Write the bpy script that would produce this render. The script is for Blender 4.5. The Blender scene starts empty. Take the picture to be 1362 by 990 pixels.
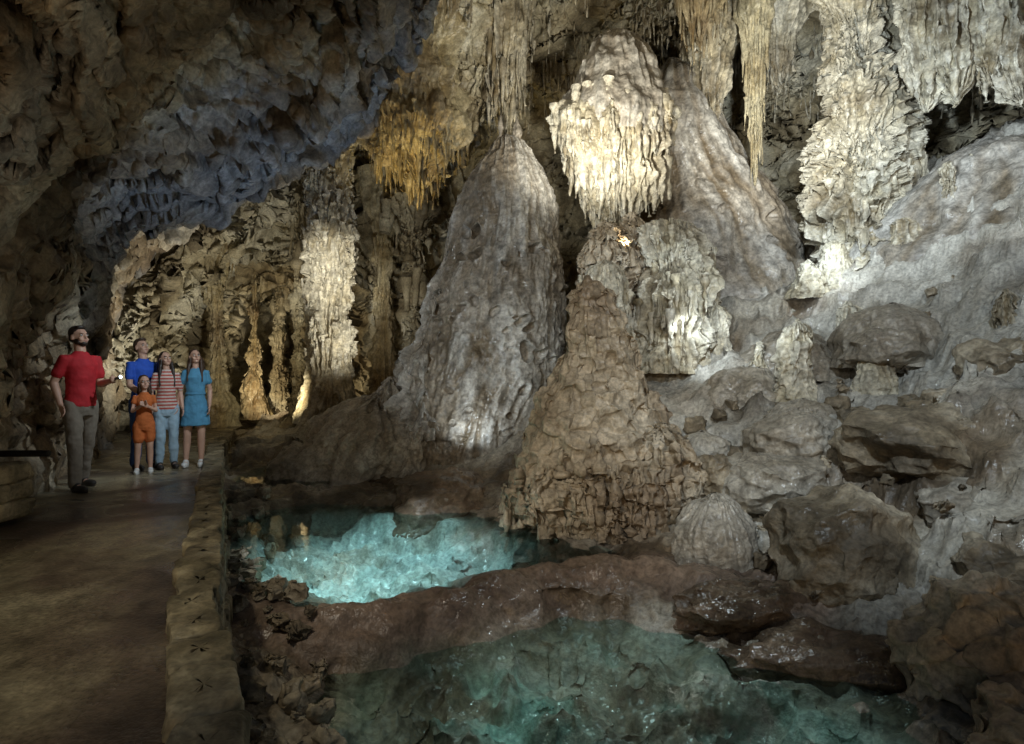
import bpy, math, random, time
import numpy as np
from mathutils import Vector, Matrix
T0=time.time()
sc=bpy.context.scene
FL=800.0; EYE=1.33
def W(u,v,d): return np.array([(u-681)*d/FL, d, EYE-(v-495)*d/FL])
# ---------------------------------------------------------------- noise
_r=np.random.RandomState(7)
PERM=np.tile(_r.permutation(256),3).astype(np.int32)
G=_r.normal(size=(256,3)); G/=np.linalg.norm(G,axis=1)[:,None]; G=G.astype(np.float32)
def pn(x,y,z):
    x=np.asarray(x,np.float32);y=np.asarray(y,np.float32);z=np.asarray(z,np.float32)
    x,y,z=np.broadcast_arrays(x,y,z)
    x0=np.floor(x);y0=np.floor(y);z0=np.floor(z)
    fx=x-x0;fy=y-y0;fz=z-z0
    xi=x0.astype(np.int32)&255;yi=y0.astype(np.int32)&255;zi=z0.astype(np.int32)&255
    u=fx*fx*fx*(fx*(fx*6-15)+10);v=fy*fy*fy*(fy*(fy*6-15)+10);w=fz*fz*fz*(fz*(fz*6-15)+10)
    res=0
    for a in (0,1):
        A=PERM[(xi+a)&255]; wa=u if a else 1-u
        for b in (0,1):
            B=PERM[A+((yi+b)&255)]; wb=v if b else 1-v
            for c in (0,1):
                g=G[PERM[B+((zi+c)&255)]]
                wc=w if c else 1-w
                res=res+wa*wb*wc*(g[...,0]*(fx-a)+g[...,1]*(fy-b)+g[...,2]*(fz-c))
    return res*1.6
def fbm(P,s,o=4,seed=0,gain=.5,billow=False):
    r=0;a=1
    for i in range(o):
        k=s*2.03**i
        n=pn(P[...,0]*k+seed*13.7+i*5.1,P[...,1]*k+seed*7.3,P[...,2]*k+seed*3.1+i*9.7)
        if billow: n=np.abs(n)*2-.5
        r=r+a*n; a*=gain
    return r
def sstep(a,b,x):
    t=np.clip((x-a)/(b-a),0,1); return t*t*(3-2*t)
def tps(pts,vals,lam=1e-3):
    pts=np.asarray(pts,float);vals=np.asarray(vals,float)
    sc_=np.abs(pts).max();p=pts/sc_
    def phi(r2): return .5*r2*np.log(r2+1e-12)
    n=len(p);D=((p[:,None]-p[None])**2).sum(-1)
    A=np.zeros((n+3,n+3));A[:n,:n]=phi(D)+lam*np.eye(n);A[:n,n]=1;A[:n,n+1:]=p;A[n,:n]=1;A[n+1:,:n]=p.T
    c=np.linalg.solve(A,np.concatenate([vals,[0,0,0]]))
    def f(x,y):
        sh=np.shape(x);x=np.ravel(x)/sc_;y=np.ravel(y)/sc_
        r=c[n]+c[n+1]*x+c[n+2]*y
        for i in range(n): r=r+c[i]*phi((x-p[i,0])**2+(y-p[i,1])**2)
        return r.reshape(sh)
    return f
# ---------------------------------------------------------------- mesh helpers
SPEC={}
def vcol(P,key,tint):
    cols,cs,rough,tc,ta,fine=SPEC[key]
    n=fbm(P,cs,4,77)*.5+.5
    n=n+.10*pn(P[:,0]*cs*3+9,P[:,1]*cs*3,P[:,2]*cs*3)
    pos=np.linspace(.22,.78,len(cols));cols=np.array(cols,float)
    c=np.stack([np.interp(n,pos,cols[:,j]) for j in range(3)],-1)
    if tc is not None:
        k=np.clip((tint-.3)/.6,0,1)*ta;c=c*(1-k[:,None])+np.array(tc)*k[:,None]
    f=1+fine*fbm(P,7,3,79);c=c*np.clip(f,.35,1.8)[:,None]
    r=rough[0]+(rough[1]-rough[0])*sstep(-.35,.35,fbm(P,1.6,2,81))
    return np.concatenate([np.clip(c,0,1),r[:,None]],1)
def gridf(nr,nc,wrap=False,off=0):
    r=np.arange(nr-1)[:,None]; m=nc if wrap else nc-1
    c=np.arange(m)[None,:]; c1=(c+1)%nc
    f=np.stack([r*nc+c,r*nc+c1,(r+1)*nc+c1,(r+1)*nc+c],-1).reshape(-1,4)
    return f+off
def mkmesh(name,V,Fa,mat,tint=None,origin=True,smooth=True,mix=None):
    V=np.asarray(V,np.float32).reshape(-1,3);Fa=np.asarray(Fa,np.int32)
    o=V.mean(0) if origin else np.zeros(3)
    me=bpy.data.meshes.new(name)
    me.vertices.add(len(V));me.vertices.foreach_set('co',(V-o).astype(np.float32).ravel())
    me.loops.add(Fa.size);me.loops.foreach_set('vertex_index',Fa.ravel())
    me.polygons.add(len(Fa));me.polygons.foreach_set('loop_start',np.arange(0,Fa.size,Fa.shape[1],dtype=np.int32))
    me.polygons.foreach_set('loop_total',np.full(len(Fa),Fa.shape[1],np.int32))
    if smooth: me.polygons.foreach_set('use_smooth',np.ones(len(Fa),bool))
    me.update(calc_edges=True)
    if mat.name in SPEC:
        t=np.full(len(V),.5) if tint is None else np.ravel(tint)
        c=vcol(V,mat.name,t)
        if mix is not None:
            for mk,cc in mix:
                mk=np.ravel(mk)[:,None];c[:,:3]=c[:,:3]*(1-mk)+c[:,:3].mean(1,keepdims=True)/.3*np.array(cc)*mk*.6+np.array(cc)*mk*.4
        at=me.attributes.new('col','FLOAT_COLOR','POINT')
        at.data.foreach_set('color',c.astype(np.float32).ravel())
    me.materials.append(mat)
    ob=bpy.data.objects.new(name,me);ob.location=o.tolist()
    sc.collection.objects.link(ob)
    return ob
class Acc:
    def __init__(s): s.V=[];s.F=[];s.T=[];s.n=0
    def add(s,V,Fa,T=None):
        V=V.reshape(-1,3)
        s.V.append(V);s.F.append(Fa+s.n);s.n+=len(V)
        s.T.append(np.full(len(V),.5) if T is None else np.ravel(T))
    def drip(s,x,y,z,L,r,rs,n=8,m=10,tint=.6):
        t=np.linspace(0,1,m)[:,None];th=np.linspace(0,2*np.pi,n,endpoint=False)[None]
        rad=r*(np.clip(1-t,0,1)**.6)*(1+.16*np.sin(t*rs.uniform(9,22)+rs.rand()*6)+.1*rs.randn(m,1)*.6)
        rad[-1]=0.001
        wx=rs.randn()*.05*L;wy=rs.randn()*.05*L
        X=x+wx*t*t+rad*np.cos(th)*(1+.15*np.cos(2*th+rs.rand()*6));Y=y+wy*t*t+rad*np.sin(th);Z=z-L*t+0*th
        s.add(np.stack([X,Y,Z],-1),gridf(m,n,True)[:,::-1],np.clip(tint+.25*np.sin(t*7+rs.rand()*6)+0*th,0,1))
    def build(s,name,mat): return mkmesh(name,np.concatenate(s.V),np.concatenate(s.F),mat,np.concatenate(s.T))
def lathe(cx,cy,prof,nth=240,nz=300,sq=(1,1),bend=((0,0),),lump=(0,1),flute=(0,1,.2),tier=(0,.3),fine=0,seed=0,tmask=None,rib=None,pits=None,sidetint=0):
    prof=sorted(prof);pz=[p[0] for p in prof];pr=[p[1] for p in prof]
    z=np.linspace(pz[0],pz[-1],nz);r=np.interp(z,pz,pr)
    k=np.hanning(max(5,nz//14)|1);k/=k.sum();h=len(k)//2
    r=np.clip(np.convolve(np.pad(r,h,mode='reflect',reflect_type='odd'),k,'valid'),0.01,None)
    b=np.array(bend,float);bz=np.linspace(pz[0],pz[-1],len(b))
    bx=np.interp(z,bz,b[:,0]);by=np.interp(z,bz,b[:,1])
    th=np.linspace(0,2*np.pi,nth,endpoint=False)
    R=r[:,None]+0*th;Z=z[:,None]+0*th;C=np.cos(th)[None]+0*R;S=np.sin(th)[None]+0*R
    ro=max(pr);mask=sstep(0,.25*ro,R)
    tm=sstep(tmask[0],tmask[1],Z) if tmask else 1
    Q=np.stack([C*R+cx,S*R+cy,Z],-1)
    d=0
    if lump[0]: d=d+lump[0]*fbm(Q,lump[1],4,seed)
    tint=np.full(R.shape,.5)
    warp=fbm(Q,.8/ro,2,seed+9)
    if rib:
        q=np.stack([C*rib[1]+warp*.4,S*rib[1]+seed,Z*rib[1]*.16],-1)
        f=fbm(q,1,4,seed+3,billow=True);d=d+rib[0]*f;tint=tint+.5*f
    if flute[0]:
        kk=flute[1]
        fl=np.abs(pn(C*kk+seed,S*kk+warp*.5,Z*flute[2]*kk+seed*3))*2-.5
        fl2=np.abs(pn(C*kk*2.3+seed,S*kk*2.3,Z*flute[2]*kk+seed*5))*2-.5
        f=fl+.5*fl2
        d=d+flute[0]*f*tm; tint=tint+.25*f
    if tier[0]:
        P=tier[1]
        q=pn(C*2.1+seed*2,S*2.1,Z*.5/P*.5)
        q2=np.abs(pn(C*flute[1]*1.3+seed,S*flute[1]*1.3,Z*.3/P))
        ph=Z/P+q*1.3+q2*.9
        ce=np.floor(ph);t=ph-ce
        amp=.55+.45*np.sin(ce*12.9+seed+3*q)
        h=(1-t)**1.3*sstep(0,.16,t)*amp
        d=d+tier[0]*h*tm*1.5-tier[0]*.4*tm
        tint=tint+.4*(h-.3)
    if pits:
        prs=np.random.RandomState(seed+70)
        for i in range(pits[0]):
            a=prs.uniform(-math.pi,0);z0=prs.uniform(*pits[3]);rr=prs.uniform(*pits[1])*(.6+.8*prs.rand());dp=rr*pits[2]*prs.uniform(.6,1.3)
            da=(th-a+math.pi)%(2*math.pi)-math.pi
            wv=.35*rr*np.sin(da*(15+9*prs.rand())+i)
            dz=(Z-z0-wv);dist=np.sqrt((da[None]*R*prs.uniform(.6,1.3))**2+(dz*prs.uniform(.9,1.8))**2)/rr
            d=d-dp*sstep(1,.6,dist)+.3*dp*np.exp(-((dist-1.2)/.45)**2)*sstep(-.1*rr,.8*rr,dz)
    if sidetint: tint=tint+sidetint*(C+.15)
    if fine: d=d+fine*fbm(Q,6,3,seed+4)
    R2=np.clip(R+d*mask,.01,None)
    X=cx+bx[:,None]+R2*C*sq[0];Y=cy+by[:,None]+R2*S*sq[1]
    return np.stack([X,Y,Z],-1),gridf(nz,nth,True),np.clip(tint,0,1)
def fringe(acc,V,rs,n,zr,L,r):
    nz,nth=V.shape[:2];Z=V[:,0,2]
    rows=np.where((Z>zr[0])&(Z<zr[1]))[0]
    if len(rows)==0: return
    for i in range(n):
        a=rs.choice(rows);b=rs.randint(nth);p=V[a,b];c=V[a].mean(0)
        p=p+(c-p)*.08
        acc.drip(p[0],p[1],p[2]+.05,rs.uniform(*L),rs.uniform(*r),rs,tint=rs.uniform(.4,.9))
def rows(acc,V,rs,levels,sp,L,r,out=.03):
    Z=V[:,0,2];nth=V.shape[1];dz=Z[1]-Z[0]
    for zl in levels:
        a=int(np.argmin(abs(Z-zl)));c=V[a].mean(0);rad=np.hypot(*(V[a]-c)[:,:2].T).mean()
        n=max(6,int(2*math.pi*rad/sp));ph=rs.rand()*6;ph2=rs.rand()*6
        for i in range(n):
            b=int((i+rs.uniform(-.45,.45))*nth/n)%nth
            an=b*6.28/nth
            aa=int(np.clip(a+rs.normal()*.12/dz+(.16*math.sin(an*3+ph)+.1*math.sin(an*7+ph2))/dz,0,len(Z)-1))
            p=V[aa,b];o=(p-c);o[2]=0;o/=np.linalg.norm(o)+1e-6
            rr=rs.uniform(*r)
            p=p+o*out-o*rr*.5
            acc.drip(p[0],p[1],p[2]+.12,rs.uniform(*L)*(.6+4*rr),rr,rs,12,16,tint=rs.uniform(.35,.9))
# ---------------------------------------------------------------- materials
def nd(nt,t,**kw):
    n=nt.nodes.new(t)
    for k,v in kw.items():
        if k.startswith('i_'): n.inputs[k[2:].replace('_',' ')].default_value=v
        else: setattr(n,k,v)
    return n
def newmat(name):
    m=bpy.data.materials.new(name);m.use_nodes=True;nt=m.node_tree
    return m,nt,nt.nodes['Principled BSDF'],nt.nodes['Material Output']
def rock(name,cols,cs=.7,rough=(.35,.75),disp=(),spec=.5,tintc=None,tintamt=.6,fine=.35,bump=.5,bs_=22.):
    m,nt,bs,out=newmat(name);L=nt.links.new
    SPEC[name]=(cols,cs,rough,tintc,tintamt,fine)
    geo=nd(nt,'ShaderNodeNewGeometry');P=geo.outputs['Position']
    def vecmap(sx,sy,sz):
        v=nd(nt,'ShaderNodeVectorMath',operation='MULTIPLY');L(P,v.inputs[0]);v.inputs[1].default_value=(sx,sy,sz);return v.outputs[0]
    at=nd(nt,'ShaderNodeAttribute',attribute_name='col')
    n2=nd(nt,'ShaderNodeTexNoise',i_Scale=bs_,i_Detail=2.,i_Roughness=.65);L(P,n2.inputs['Vector'])
    mr2=nd(nt,'ShaderNodeMapRange');mr2.inputs[1].default_value=.3;mr2.inputs[2].default_value=.7;mr2.inputs[3].default_value=.65;mr2.inputs[4].default_value=1.35
    L(n2.outputs['Fac'],mr2.inputs[0])
    ml=nd(nt,'ShaderNodeVectorMath',operation='SCALE');L(at.outputs['Color'],ml.inputs[0]);L(mr2.outputs[0],ml.inputs['Scale'])
    L(ml.outputs[0],bs.inputs['Base Color']);L(at.outputs['Alpha'],bs.inputs['Roughness'])
    bs.inputs['Specular IOR Level'].default_value=spec
    bp=nd(nt,'ShaderNodeBump',i_Strength=bump,i_Distance=.03);L(n2.outputs['Fac'],bp.inputs['Height']);L(bp.outputs[0],bs.inputs['Normal'])
    tot=None
    for d in disp:
        kind,s,a=d[:3];st=d[3] if len(d)>3 else (1,1,1)
        if kind=='voro':
            t=nd(nt,'ShaderNodeTexVoronoi',feature='SMOOTH_F1',i_Scale=s,i_Smoothness=.2);L(vecmap(*st),t.inputs['Vector'])
            mm=nd(nt,'ShaderNodeMath',operation='POWER');L(t.outputs['Distance'],mm.inputs[0]);mm.inputs[1].default_value=1.8
            o=mm.outputs[0];a=-a
        elif kind=='crack':
            t=nd(nt,'ShaderNodeTexVoronoi',feature='F1',distance='CHEBYCHEV',i_Scale=s)
            w=nd(nt,'ShaderNodeTexNoise',i_Scale=s*.8,i_Detail=3.);L(P,w.inputs['Vector'])
            va=nd(nt,'ShaderNodeVectorMath',operation='MULTIPLY_ADD');L(w.outputs['Color'],va.inputs[0]);va.inputs[1].default_value=(.5,.5,.5);L(vecmap(*st),va.inputs[2])
            L(va.outputs[0],t.inputs['Vector']);o=t.outputs['Distance'];a=-a
        elif kind=='ridge':
            t=nd(nt,'ShaderNodeTexNoise',i_Scale=s,i_Detail=6.,i_Roughness=.6);L(vecmap(*st),t.inputs['Vector'])
            m1=nd(nt,'ShaderNodeMath',operation='SUBTRACT');L(t.outputs['Fac'],m1.inputs[0]);m1.inputs[1].default_value=.5
            m2=nd(nt,'ShaderNodeMath',operation='ABSOLUTE');L(m1.outputs[0],m2.inputs[0]);o=m2.outputs[0];a=a*4
        else:
            t=nd(nt,'ShaderNodeTexNoise',i_Scale=s,i_Detail=6.,i_Roughness=.58);L(vecmap(*st),t.inputs['Vector']);
            m1=nd(nt,'ShaderNodeMath',operation='SUBTRACT');L(t.outputs['Fac'],m1.inputs[0]);m1.inputs[1].default_value=.5;o=m1.outputs[0];a=a*2
        mu=nd(nt,'ShaderNodeMath',operation='MULTIPLY_ADD');L(o,mu.inputs[0]);mu.inputs[1].default_value=a
        if tot is None: mu.inputs[2].default_value=0
        else: L(tot,mu.inputs[2])
        tot=mu.outputs[0]
    if tot is not None:
        dn=nd(nt,'ShaderNodeDisplacement',i_Midlevel=0.,i_Scale=1.);L(tot,dn.inputs['Height']);L(dn.outputs[0],out.inputs['Displacement'])
        m.displacement_method='DISPLACEMENT'
    return m
M={}
M['ceil']=rock('rough_ceiling_rock',[(.07,.05,.03),(.18,.13,.078),(.28,.215,.135),(.42,.37,.28)],.6,(.45,.8),[('ridge',.75,.17,(1,1,2.6)),('crack',1.3,.2,(1,1,2.4)),('noise',2.8,.09,(1,1,1.8)),('noise',8,.035)],tintc=(.34,.345,.34),tintamt=.9,fine=.5)
M['wall']=rock('cave_wall_rock',[(.15,.118,.07),(.32,.27,.175),(.46,.415,.30),(.56,.525,.42)],.6,(.45,.8),[('ridge',.7,.2,(1,1,.8)),('crack',1.1,.3,(1,1,1.2)),('noise',3,.12),('voro',5,.05)])
M['floor']=rock('flowstone_floor',[(.075,.057,.038),(.16,.12,.08),(.27,.23,.175),(.40,.37,.31)],.75,(.15,.55),[('noise',2,.05),('voro',3.0,.10),('voro',7,.035),('noise',9,.02)],tintc=(.47,.45,.40),tintamt=.95)
M['grey']=rock('grey_flowstone',[(.18,.148,.105),(.32,.285,.23),(.43,.40,.345)],.6,(.22,.5),[('noise',2.5,.07,(1,1,.5)),('voro',4,.06,(1,1,.6)),('noise',12,.025)],tintc=(.50,.47,.42),tintamt=.4)
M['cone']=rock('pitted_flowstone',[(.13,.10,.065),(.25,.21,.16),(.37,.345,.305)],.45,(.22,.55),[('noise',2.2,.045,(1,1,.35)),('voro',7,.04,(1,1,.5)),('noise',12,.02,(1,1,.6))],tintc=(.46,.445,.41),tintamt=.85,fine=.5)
M['cream']=rock('cream_dripstone',[(.20,.155,.09),(.39,.34,.235),(.54,.50,.40)],.9,(.3,.65),[('noise',5,.07,(1,1,.8)),('voro',8,.05,(1,1,.6)),('noise',20,.015)],tintc=(.62,.59,.50),tintamt=.75,fine=.45)
M['pop']=rock('popcorn_rock',[(.25,.19,.13),(.39,.32,.23),(.50,.43,.33)],.9,(.35,.65),[('voro',4.2,.17),('voro',10,.07)],fine=.3)
M['brown']=rock('brown_wet_rock',[(.08,.058,.038),(.17,.12,.083),(.26,.20,.145)],1.1,(.15,.5),[('noise',2.2,.08),('voro',5,.05),('noise',12,.02)])
M['boulder']=rock('boulder_rock',[(.11,.088,.06),(.23,.185,.125),(.37,.32,.24)],1.4,(.35,.75),[('crack',2.2,.10),('noise',4,.05),('noise',12,.025)])
M['kerb']=rock('kerb_stone',[(.12,.10,.06),(.26,.215,.135),(.40,.345,.235)],3.0,(.5,.85),[('noise',6,.025),('noise',22,.014)],fine=.6)
M['ochre']=rock('ochre_dripstone',[(.18,.125,.06),(.33,.26,.14),(.45,.39,.25)],.8,(.35,.7),[('noise',5,.05,(1,1,.4)),('voro',9,.03,(1,1,.4))],tintc=(.5,.46,.34),tintamt=.5)
M['concrete']=rock('wet_concrete',[(.055,.040,.03),(.12,.09,.065),(.21,.175,.115),(.31,.27,.18)],.6,(.08,.42),(),fine=.5,bump=.3,bs_=34.)
def water(name,tint,rough=.015):
    m,nt,bs,out=newmat(name);L=nt.links.new;nt.nodes.remove(bs)
    tr=nd(nt,'ShaderNodeBsdfTransparent');tr.inputs[0].default_value=(*tint,1)
    gl=nd(nt,'ShaderNodeBsdfGlossy');gl.inputs['Roughness'].default_value=rough
    fr=nd(nt,'ShaderNodeFresnel',i_IOR=1.33);mx=nd(nt,'ShaderNodeMixShader')
    g=nd(nt,'ShaderNodeNewGeometry');n=nd(nt,'ShaderNodeTexNoise',i_Scale=4.,i_Detail=2.);L(g.outputs['Position'],n.inputs['Vector'])
    bp=nd(nt,'ShaderNodeBump',i_Strength=.1,i_Distance=.02);L(n.outputs['Fac'],bp.inputs['Height']);L(bp.outputs[0],gl.inputs['Normal'])
    L(fr.outputs[0],mx.inputs[0]);L(tr.outputs[0],mx.inputs[1]);L(gl.outputs[0],mx.inputs[2]);L(mx.outputs[0],out.inputs['Surface'])
    return m
M['water1']=water('teal_water',(.74,.94,.95));M['water2']=water('dark_teal_water',(.76,.90,.87))
def plain(name,c,rough=.6,metal=0,em=None,var=0,stripes=None):
    m,nt,bs,out=newmat(name);bs.inputs['Base Color'].default_value=(*c,1);bs.inputs['Roughness'].default_value=rough;bs.inputs['Metallic'].default_value=metal
    if em: bs.inputs['Emission Color'].default_value=(*em[:3],1);bs.inputs['Emission Strength'].default_value=em[3]
    L=nt.links.new
    if var:
        tc=nd(nt,'ShaderNodeTexCoord');n=nd(nt,'ShaderNodeTexNoise',i_Scale=14.,i_Detail=3.);L(tc.outputs['Object'],n.inputs['Vector'])
        mr=nd(nt,'ShaderNodeMapRange');mr.inputs[1].default_value=.3;mr.inputs[2].default_value=.7;mr.inputs[3].default_value=1-var;mr.inputs[4].default_value=1+var;L(n.outputs['Fac'],mr.inputs[0])
        src=None
        if stripes:
            sx=nd(nt,'ShaderNodeSeparateXYZ');L(tc.outputs['Object'],sx.inputs[0])
            a=nd(nt,'ShaderNodeMath',operation='MULTIPLY');L(sx.outputs['Z'],a.inputs[0]);a.inputs[1].default_value=stripes[1]
            b=nd(nt,'ShaderNodeMath',operation='FRACT');L(a.outputs[0],b.inputs[0])
            g=nd(nt,'ShaderNodeMath',operation='GREATER_THAN');L(b.outputs[0],g.inputs[0]);g.inputs[1].default_value=.5
            mx=nd(nt,'ShaderNodeMix',data_type='RGBA');L(g.outputs[0],mx.inputs[0]);mx.inputs[6].default_value=(*c,1);mx.inputs[7].default_value=(*stripes[0],1);src=mx.outputs[2]
        ml=nd(nt,'ShaderNodeVectorMath',operation='SCALE');
        if src: L(src,ml.inputs[0])
        else: ml.inputs[0].default_value=c
        L(mr.outputs[0],ml.inputs['Scale']);L(ml.outputs[0],bs.inputs['Base Color'])
        bp=nd(nt,'ShaderNodeBump',i_Strength=.5,i_Distance=.01);L(n.outputs['Fac'],bp.inputs['Height']);L(bp.outputs[0],bs.inputs['Normal'])
    return m
# ---------------------------------------------------------------- floor
YK=[0,1,2.15,3.08,4.17,7.3,10.1,13,18];XK=[-.35,-.75,-1.19,-1.76,-2.27,-3.77,-5.1,-6.2,-7.5]
def xk(y): return np.interp(y,YK,XK)
ctl=[(-2.0,4.2,-.42),(-1.5,3.2,-.5),(-.8,2.2,-.55),(-.3,.5,-.7),(2,.5,-.7),(4.5,1,.2),(-3.2,6,-.4),(-4,8,-.35),(0,5.3,-.5),(1.4,5.9,-.45),(1.5,4.9,-.65),(-1.2,3.9,-.76),
(-3,8.5,-.35),(-1,8.8,-.3),(0,8,-.3),(.8,6.6,-.45),(-3.5,10.8,-.2),(-5,12.5,-.1),(-3,14,.4),(-6.5,15,.1),(0,12.5,.6),(0,17,.8),(-8,17,.2),(-8,22,.3),
(0,2.0,-.9),(1.5,2.1,-.85),(2.6,2.3,-.5),(3.2,4,-.4),(2.75,3.1,-.55),(3.6,4.6,0),(2.6,4.9,-.6),(2.1,6,-.48),(2.0,7.4,.1),(3.0,8,.62),(3.84,5.5,.3),(4.6,6.6,1.0),(4.2,8,1.1),(5.4,6.5,1.6),(6.8,8,3.3),
(5.8,9,2.45),(5.1,10,2.5),(2.74,10,1.6),(6,11.5,3.5),(7.7,10,4.9),(1.9,9,1.0),(4.4,11,2.8),(8,12,5.2),(10,9,6),(4,14,3.4),(8,16,5),(5.5,4,1.8),(7,5,3.2),(1.2,11.5,1.6)]
base=tps([(c[0],c[1]) for c in ctl],[c[2] for c in ctl],1e-4)
def sdf(x,y,poly):
    poly=np.array(poly,float);d=np.full(np.shape(x),1e9);ins=np.zeros(np.shape(x),bool)
    for i in range(len(poly)):
        a=poly[i];b=poly[(i+1)%len(poly)];e=b-a
        t=np.clip(((x-a[0])*e[0]+(y-a[1])*e[1])/(e@e),0,1)
        d=np.minimum(d,np.hypot(x-a[0]-e[0]*t,y-a[1]-e[1]*t))
        if a[1]!=b[1]:
            c=((a[1]>y)!=(b[1]>y))&(x<(b[0]-a[0])*(y-a[1])/(b[1]-a[1])+a[0]); ins^=c
    return np.where(ins,-d,d)
def pline(x,y,pl):
    d=np.full(np.shape(x),1e9);pl=np.array(pl,float)
    for a,b in zip(pl[:-1],pl[1:]):
        e=b-a;t=np.clip(((x-a[0])*e[0]+(y-a[1])*e[1])/(e@e),0,1);d=np.minimum(d,np.hypot(x-a[0]-e[0]*t,y-a[1]-e[1]*t))
    return d
P1=[(-3.5,7.6),(-2.86,8.3),(-1.2,8.1),(-.1,7.2),(.75,6.15),(.4,5.85),(-.3,5.5),(-1.0,5.0),(-1.6,4.85),(-2.3,5.2),(-2.6,5.9)]
P2=[(.3,5.1),(-.6,4.6),(-1.2,4.35),(-1.1,3.5),(-.6,2.6),(.5,2.3),(2.0,2.6),(2.3,3.4),(2.5,3.8),(2.1,4.15),(1.5,4.5),(1.0,5.15)]
P3=[(-4.3,9.2),(-4.4,11),(-3.3,11.2),(-2.7,9.6),(-3.2,8.9)]
DAM=[(-2.3,4.9),(-2.0,4.72),(-1.44,4.6),(-.95,4.75),(-.2,5.25),(.55,5.62),(1.34,5.67),(1.97,5.3),(2.3,5.0)]
DAM2=[(-3.7,7.4),(-3.2,8.3),(-2.6,8.6),(-1.6,8.4)]
def floorz(x,y):
    P=np.stack([x,y,0*x],-1)
    wx=.16*pn(x*1.7,y*1.7,3.3)+.06*pn(x*5,y*5,1);wy=.16*pn(x*1.7,y*1.7,8.8)+.05*pn(x*5,y*5,9)
    z=base(x,y)
    rs=sstep(1.5,3.5,x)+sstep(9,11,y);rs=np.clip(rs,0,1)
    z=z+(.10+.16*rs)*fbm(P,.9,5,2)+.12*rs*fbm(P,1.5,4,5,billow=True)
    z=z+.05*fbm(P,3,3,11,billow=True)
    q=z*2.6+.6*pn(x*.7,y*.7,2);fr=q-np.floor(q);z=z+rs*.5*((sstep(.15,.85,fr)-fr)/2.6)
    s1=sdf(x+wx,y+wy,P1);s2=sdf(x+wx,y+wy,P2);s3=sdf(x+wx,y+wy,P3)
    n=fbm(P,1.3,4,21);nb=fbm(P,2.2,4,22,billow=True)
    for s,lev,dp in((s1,-.5,.30),(s2,-.8,.15),(s3,-.36,.2)):
        near=1-sstep(0.0,.45,s)
        z=np.where(s>0,np.maximum(z,(lev+.05)*1.0-(1-near)*5),z)
        bed=lev-dp*sstep(0,.6,-s)-.02+(.15*n+.10*nb)*sstep(0,.3,-s)
        w=sstep(.12,-.04,s);z=z*(1-w)+bed*w
    wx2=.5*wx;wy2=.5*wy
    dd=pline(x+wx2,y+wy2,DAM);near=sstep(.55,.25,dd)*sstep(2.2,1.6,x)
    z=z*(1-near)+np.minimum(z,-.52)*near
    h=-.40+.05*pn(x*.9,y*.9,5)+.012*pn(x*6,y*6,5)-.04*np.abs(pn(x*3,y*3,7))-1.5*np.clip(dd-.07,0,9)**1.45
    z=np.maximum(z,h)
    d2=pline(x+wx,y+wy,DAM2);z=np.maximum(z,-.34-1.4*np.clip(d2-.06,0,9)**1.3)
    k=sstep(.30,.12,x-xk(y));z=z*(1-k)+(-.2)*k
    return z,dd,(s1,s2,s3)
ny,nx=620,720
t=np.linspace(0,1,ny);yy=.9*(22/.9)**t
ss=np.linspace(-.95,1.3,nx)
Y=yy[:,None]+0*ss;X=ss[None]*(Y+1.3)
Z,dd,ssd=floorz(X,Y)
P=np.stack([X,Y,Z],-1)
tint=.25+.55*sstep(1.2,3.2,X)*sstep(5.0,6.8,Y)+.65*fbm(P,.7,4,31)
tint=np.where(dd<.5,tint*.5+.08,tint)
pn_=fbm(P,1.1,4,8);pn2=fbm(P,2.4,4,9)
mix=[(sstep(.5,.3,dd)*.75,(.31,.225,.175)),(sstep(.0,-.25,ssd[0])*np.clip(.62+.9*pn_+.3*pn2,0.03,1),(.56,.66,.63)),(sstep(.0,-.6,ssd[1])*np.clip(.26+1.4*pn_+.8*pn2,0,1),(.32,.50,.44))]
mkmesh('cave_floor',P,gridf(ny,nx),M['floor'],np.clip(tint,0,1),origin=False,mix=mix)
for poly,lev,mt in((P1,-.5,'water1'),(P2,-.8,'water2'),(P3,-.36,'water2')):
    p=np.array(poly);c=p.mean(0);p=c+(p-c)*1.16
    V=[(a,b,lev) for a,b in p]
    me=bpy.data.meshes.new('pool_water');me.from_pydata(V,[],[list(range(len(V)))[::-1]]);me.materials.append(M[mt])
    me.update()
    if me.polygons[0].normal.z<0: me.flip_normals()
    ob=bpy.data.objects.new('pool_water',me);sc.collection.objects.link(ob)
# ---------------------------------------------------------------- walkway
ny,nx=420,240
Y=np.linspace(.0,15,ny)[:,None]+np.zeros(nx);tt=np.linspace(0,1,nx)[None]
XL=np.interp(Y,[0,5,8,15],[-5.2,-6,-8,-12])
X=XL+(xk(Y)-XL+.02)*tt;Pw=np.stack([X,Y,0*X],-1);Zw=.012*fbm(Pw,.9,4,3)
Pw[...,2]=Zw
mkmesh('walkway',Pw,gridf(ny,nx),M['concrete'],origin=False)
rs=np.random.RandomState(3);A=Acc()
def stone(A,c,size,rot,seed,n=22,m=16,pw=.45,amp=.12):
    th=np.linspace(0,2*np.pi,n,endpoint=False)[None];ph=np.linspace(-np.pi/2,np.pi/2,m)[:,None]
    f=lambda a:np.sign(a)*np.abs(a)**pw
    x=f(np.cos(ph))*f(np.cos(th));y=f(np.cos(ph))*f(np.sin(th));z=f(np.sin(ph))+0*th
    q=np.stack([x,y,z],-1);q=q*(1+amp*fbm(q+seed*3.3,1.1,3,seed)[...,None])
    q=q*np.array(size)/2;c_,s_=math.cos(rot),math.sin(rot)
    V=np.stack([q[...,0]*c_-q[...,1]*s_+c[0],q[...,0]*s_+q[...,1]*c_+c[1],q[...,2]+c[2]],-1)
    A.add(V,gridf(m,n,True))
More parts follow.
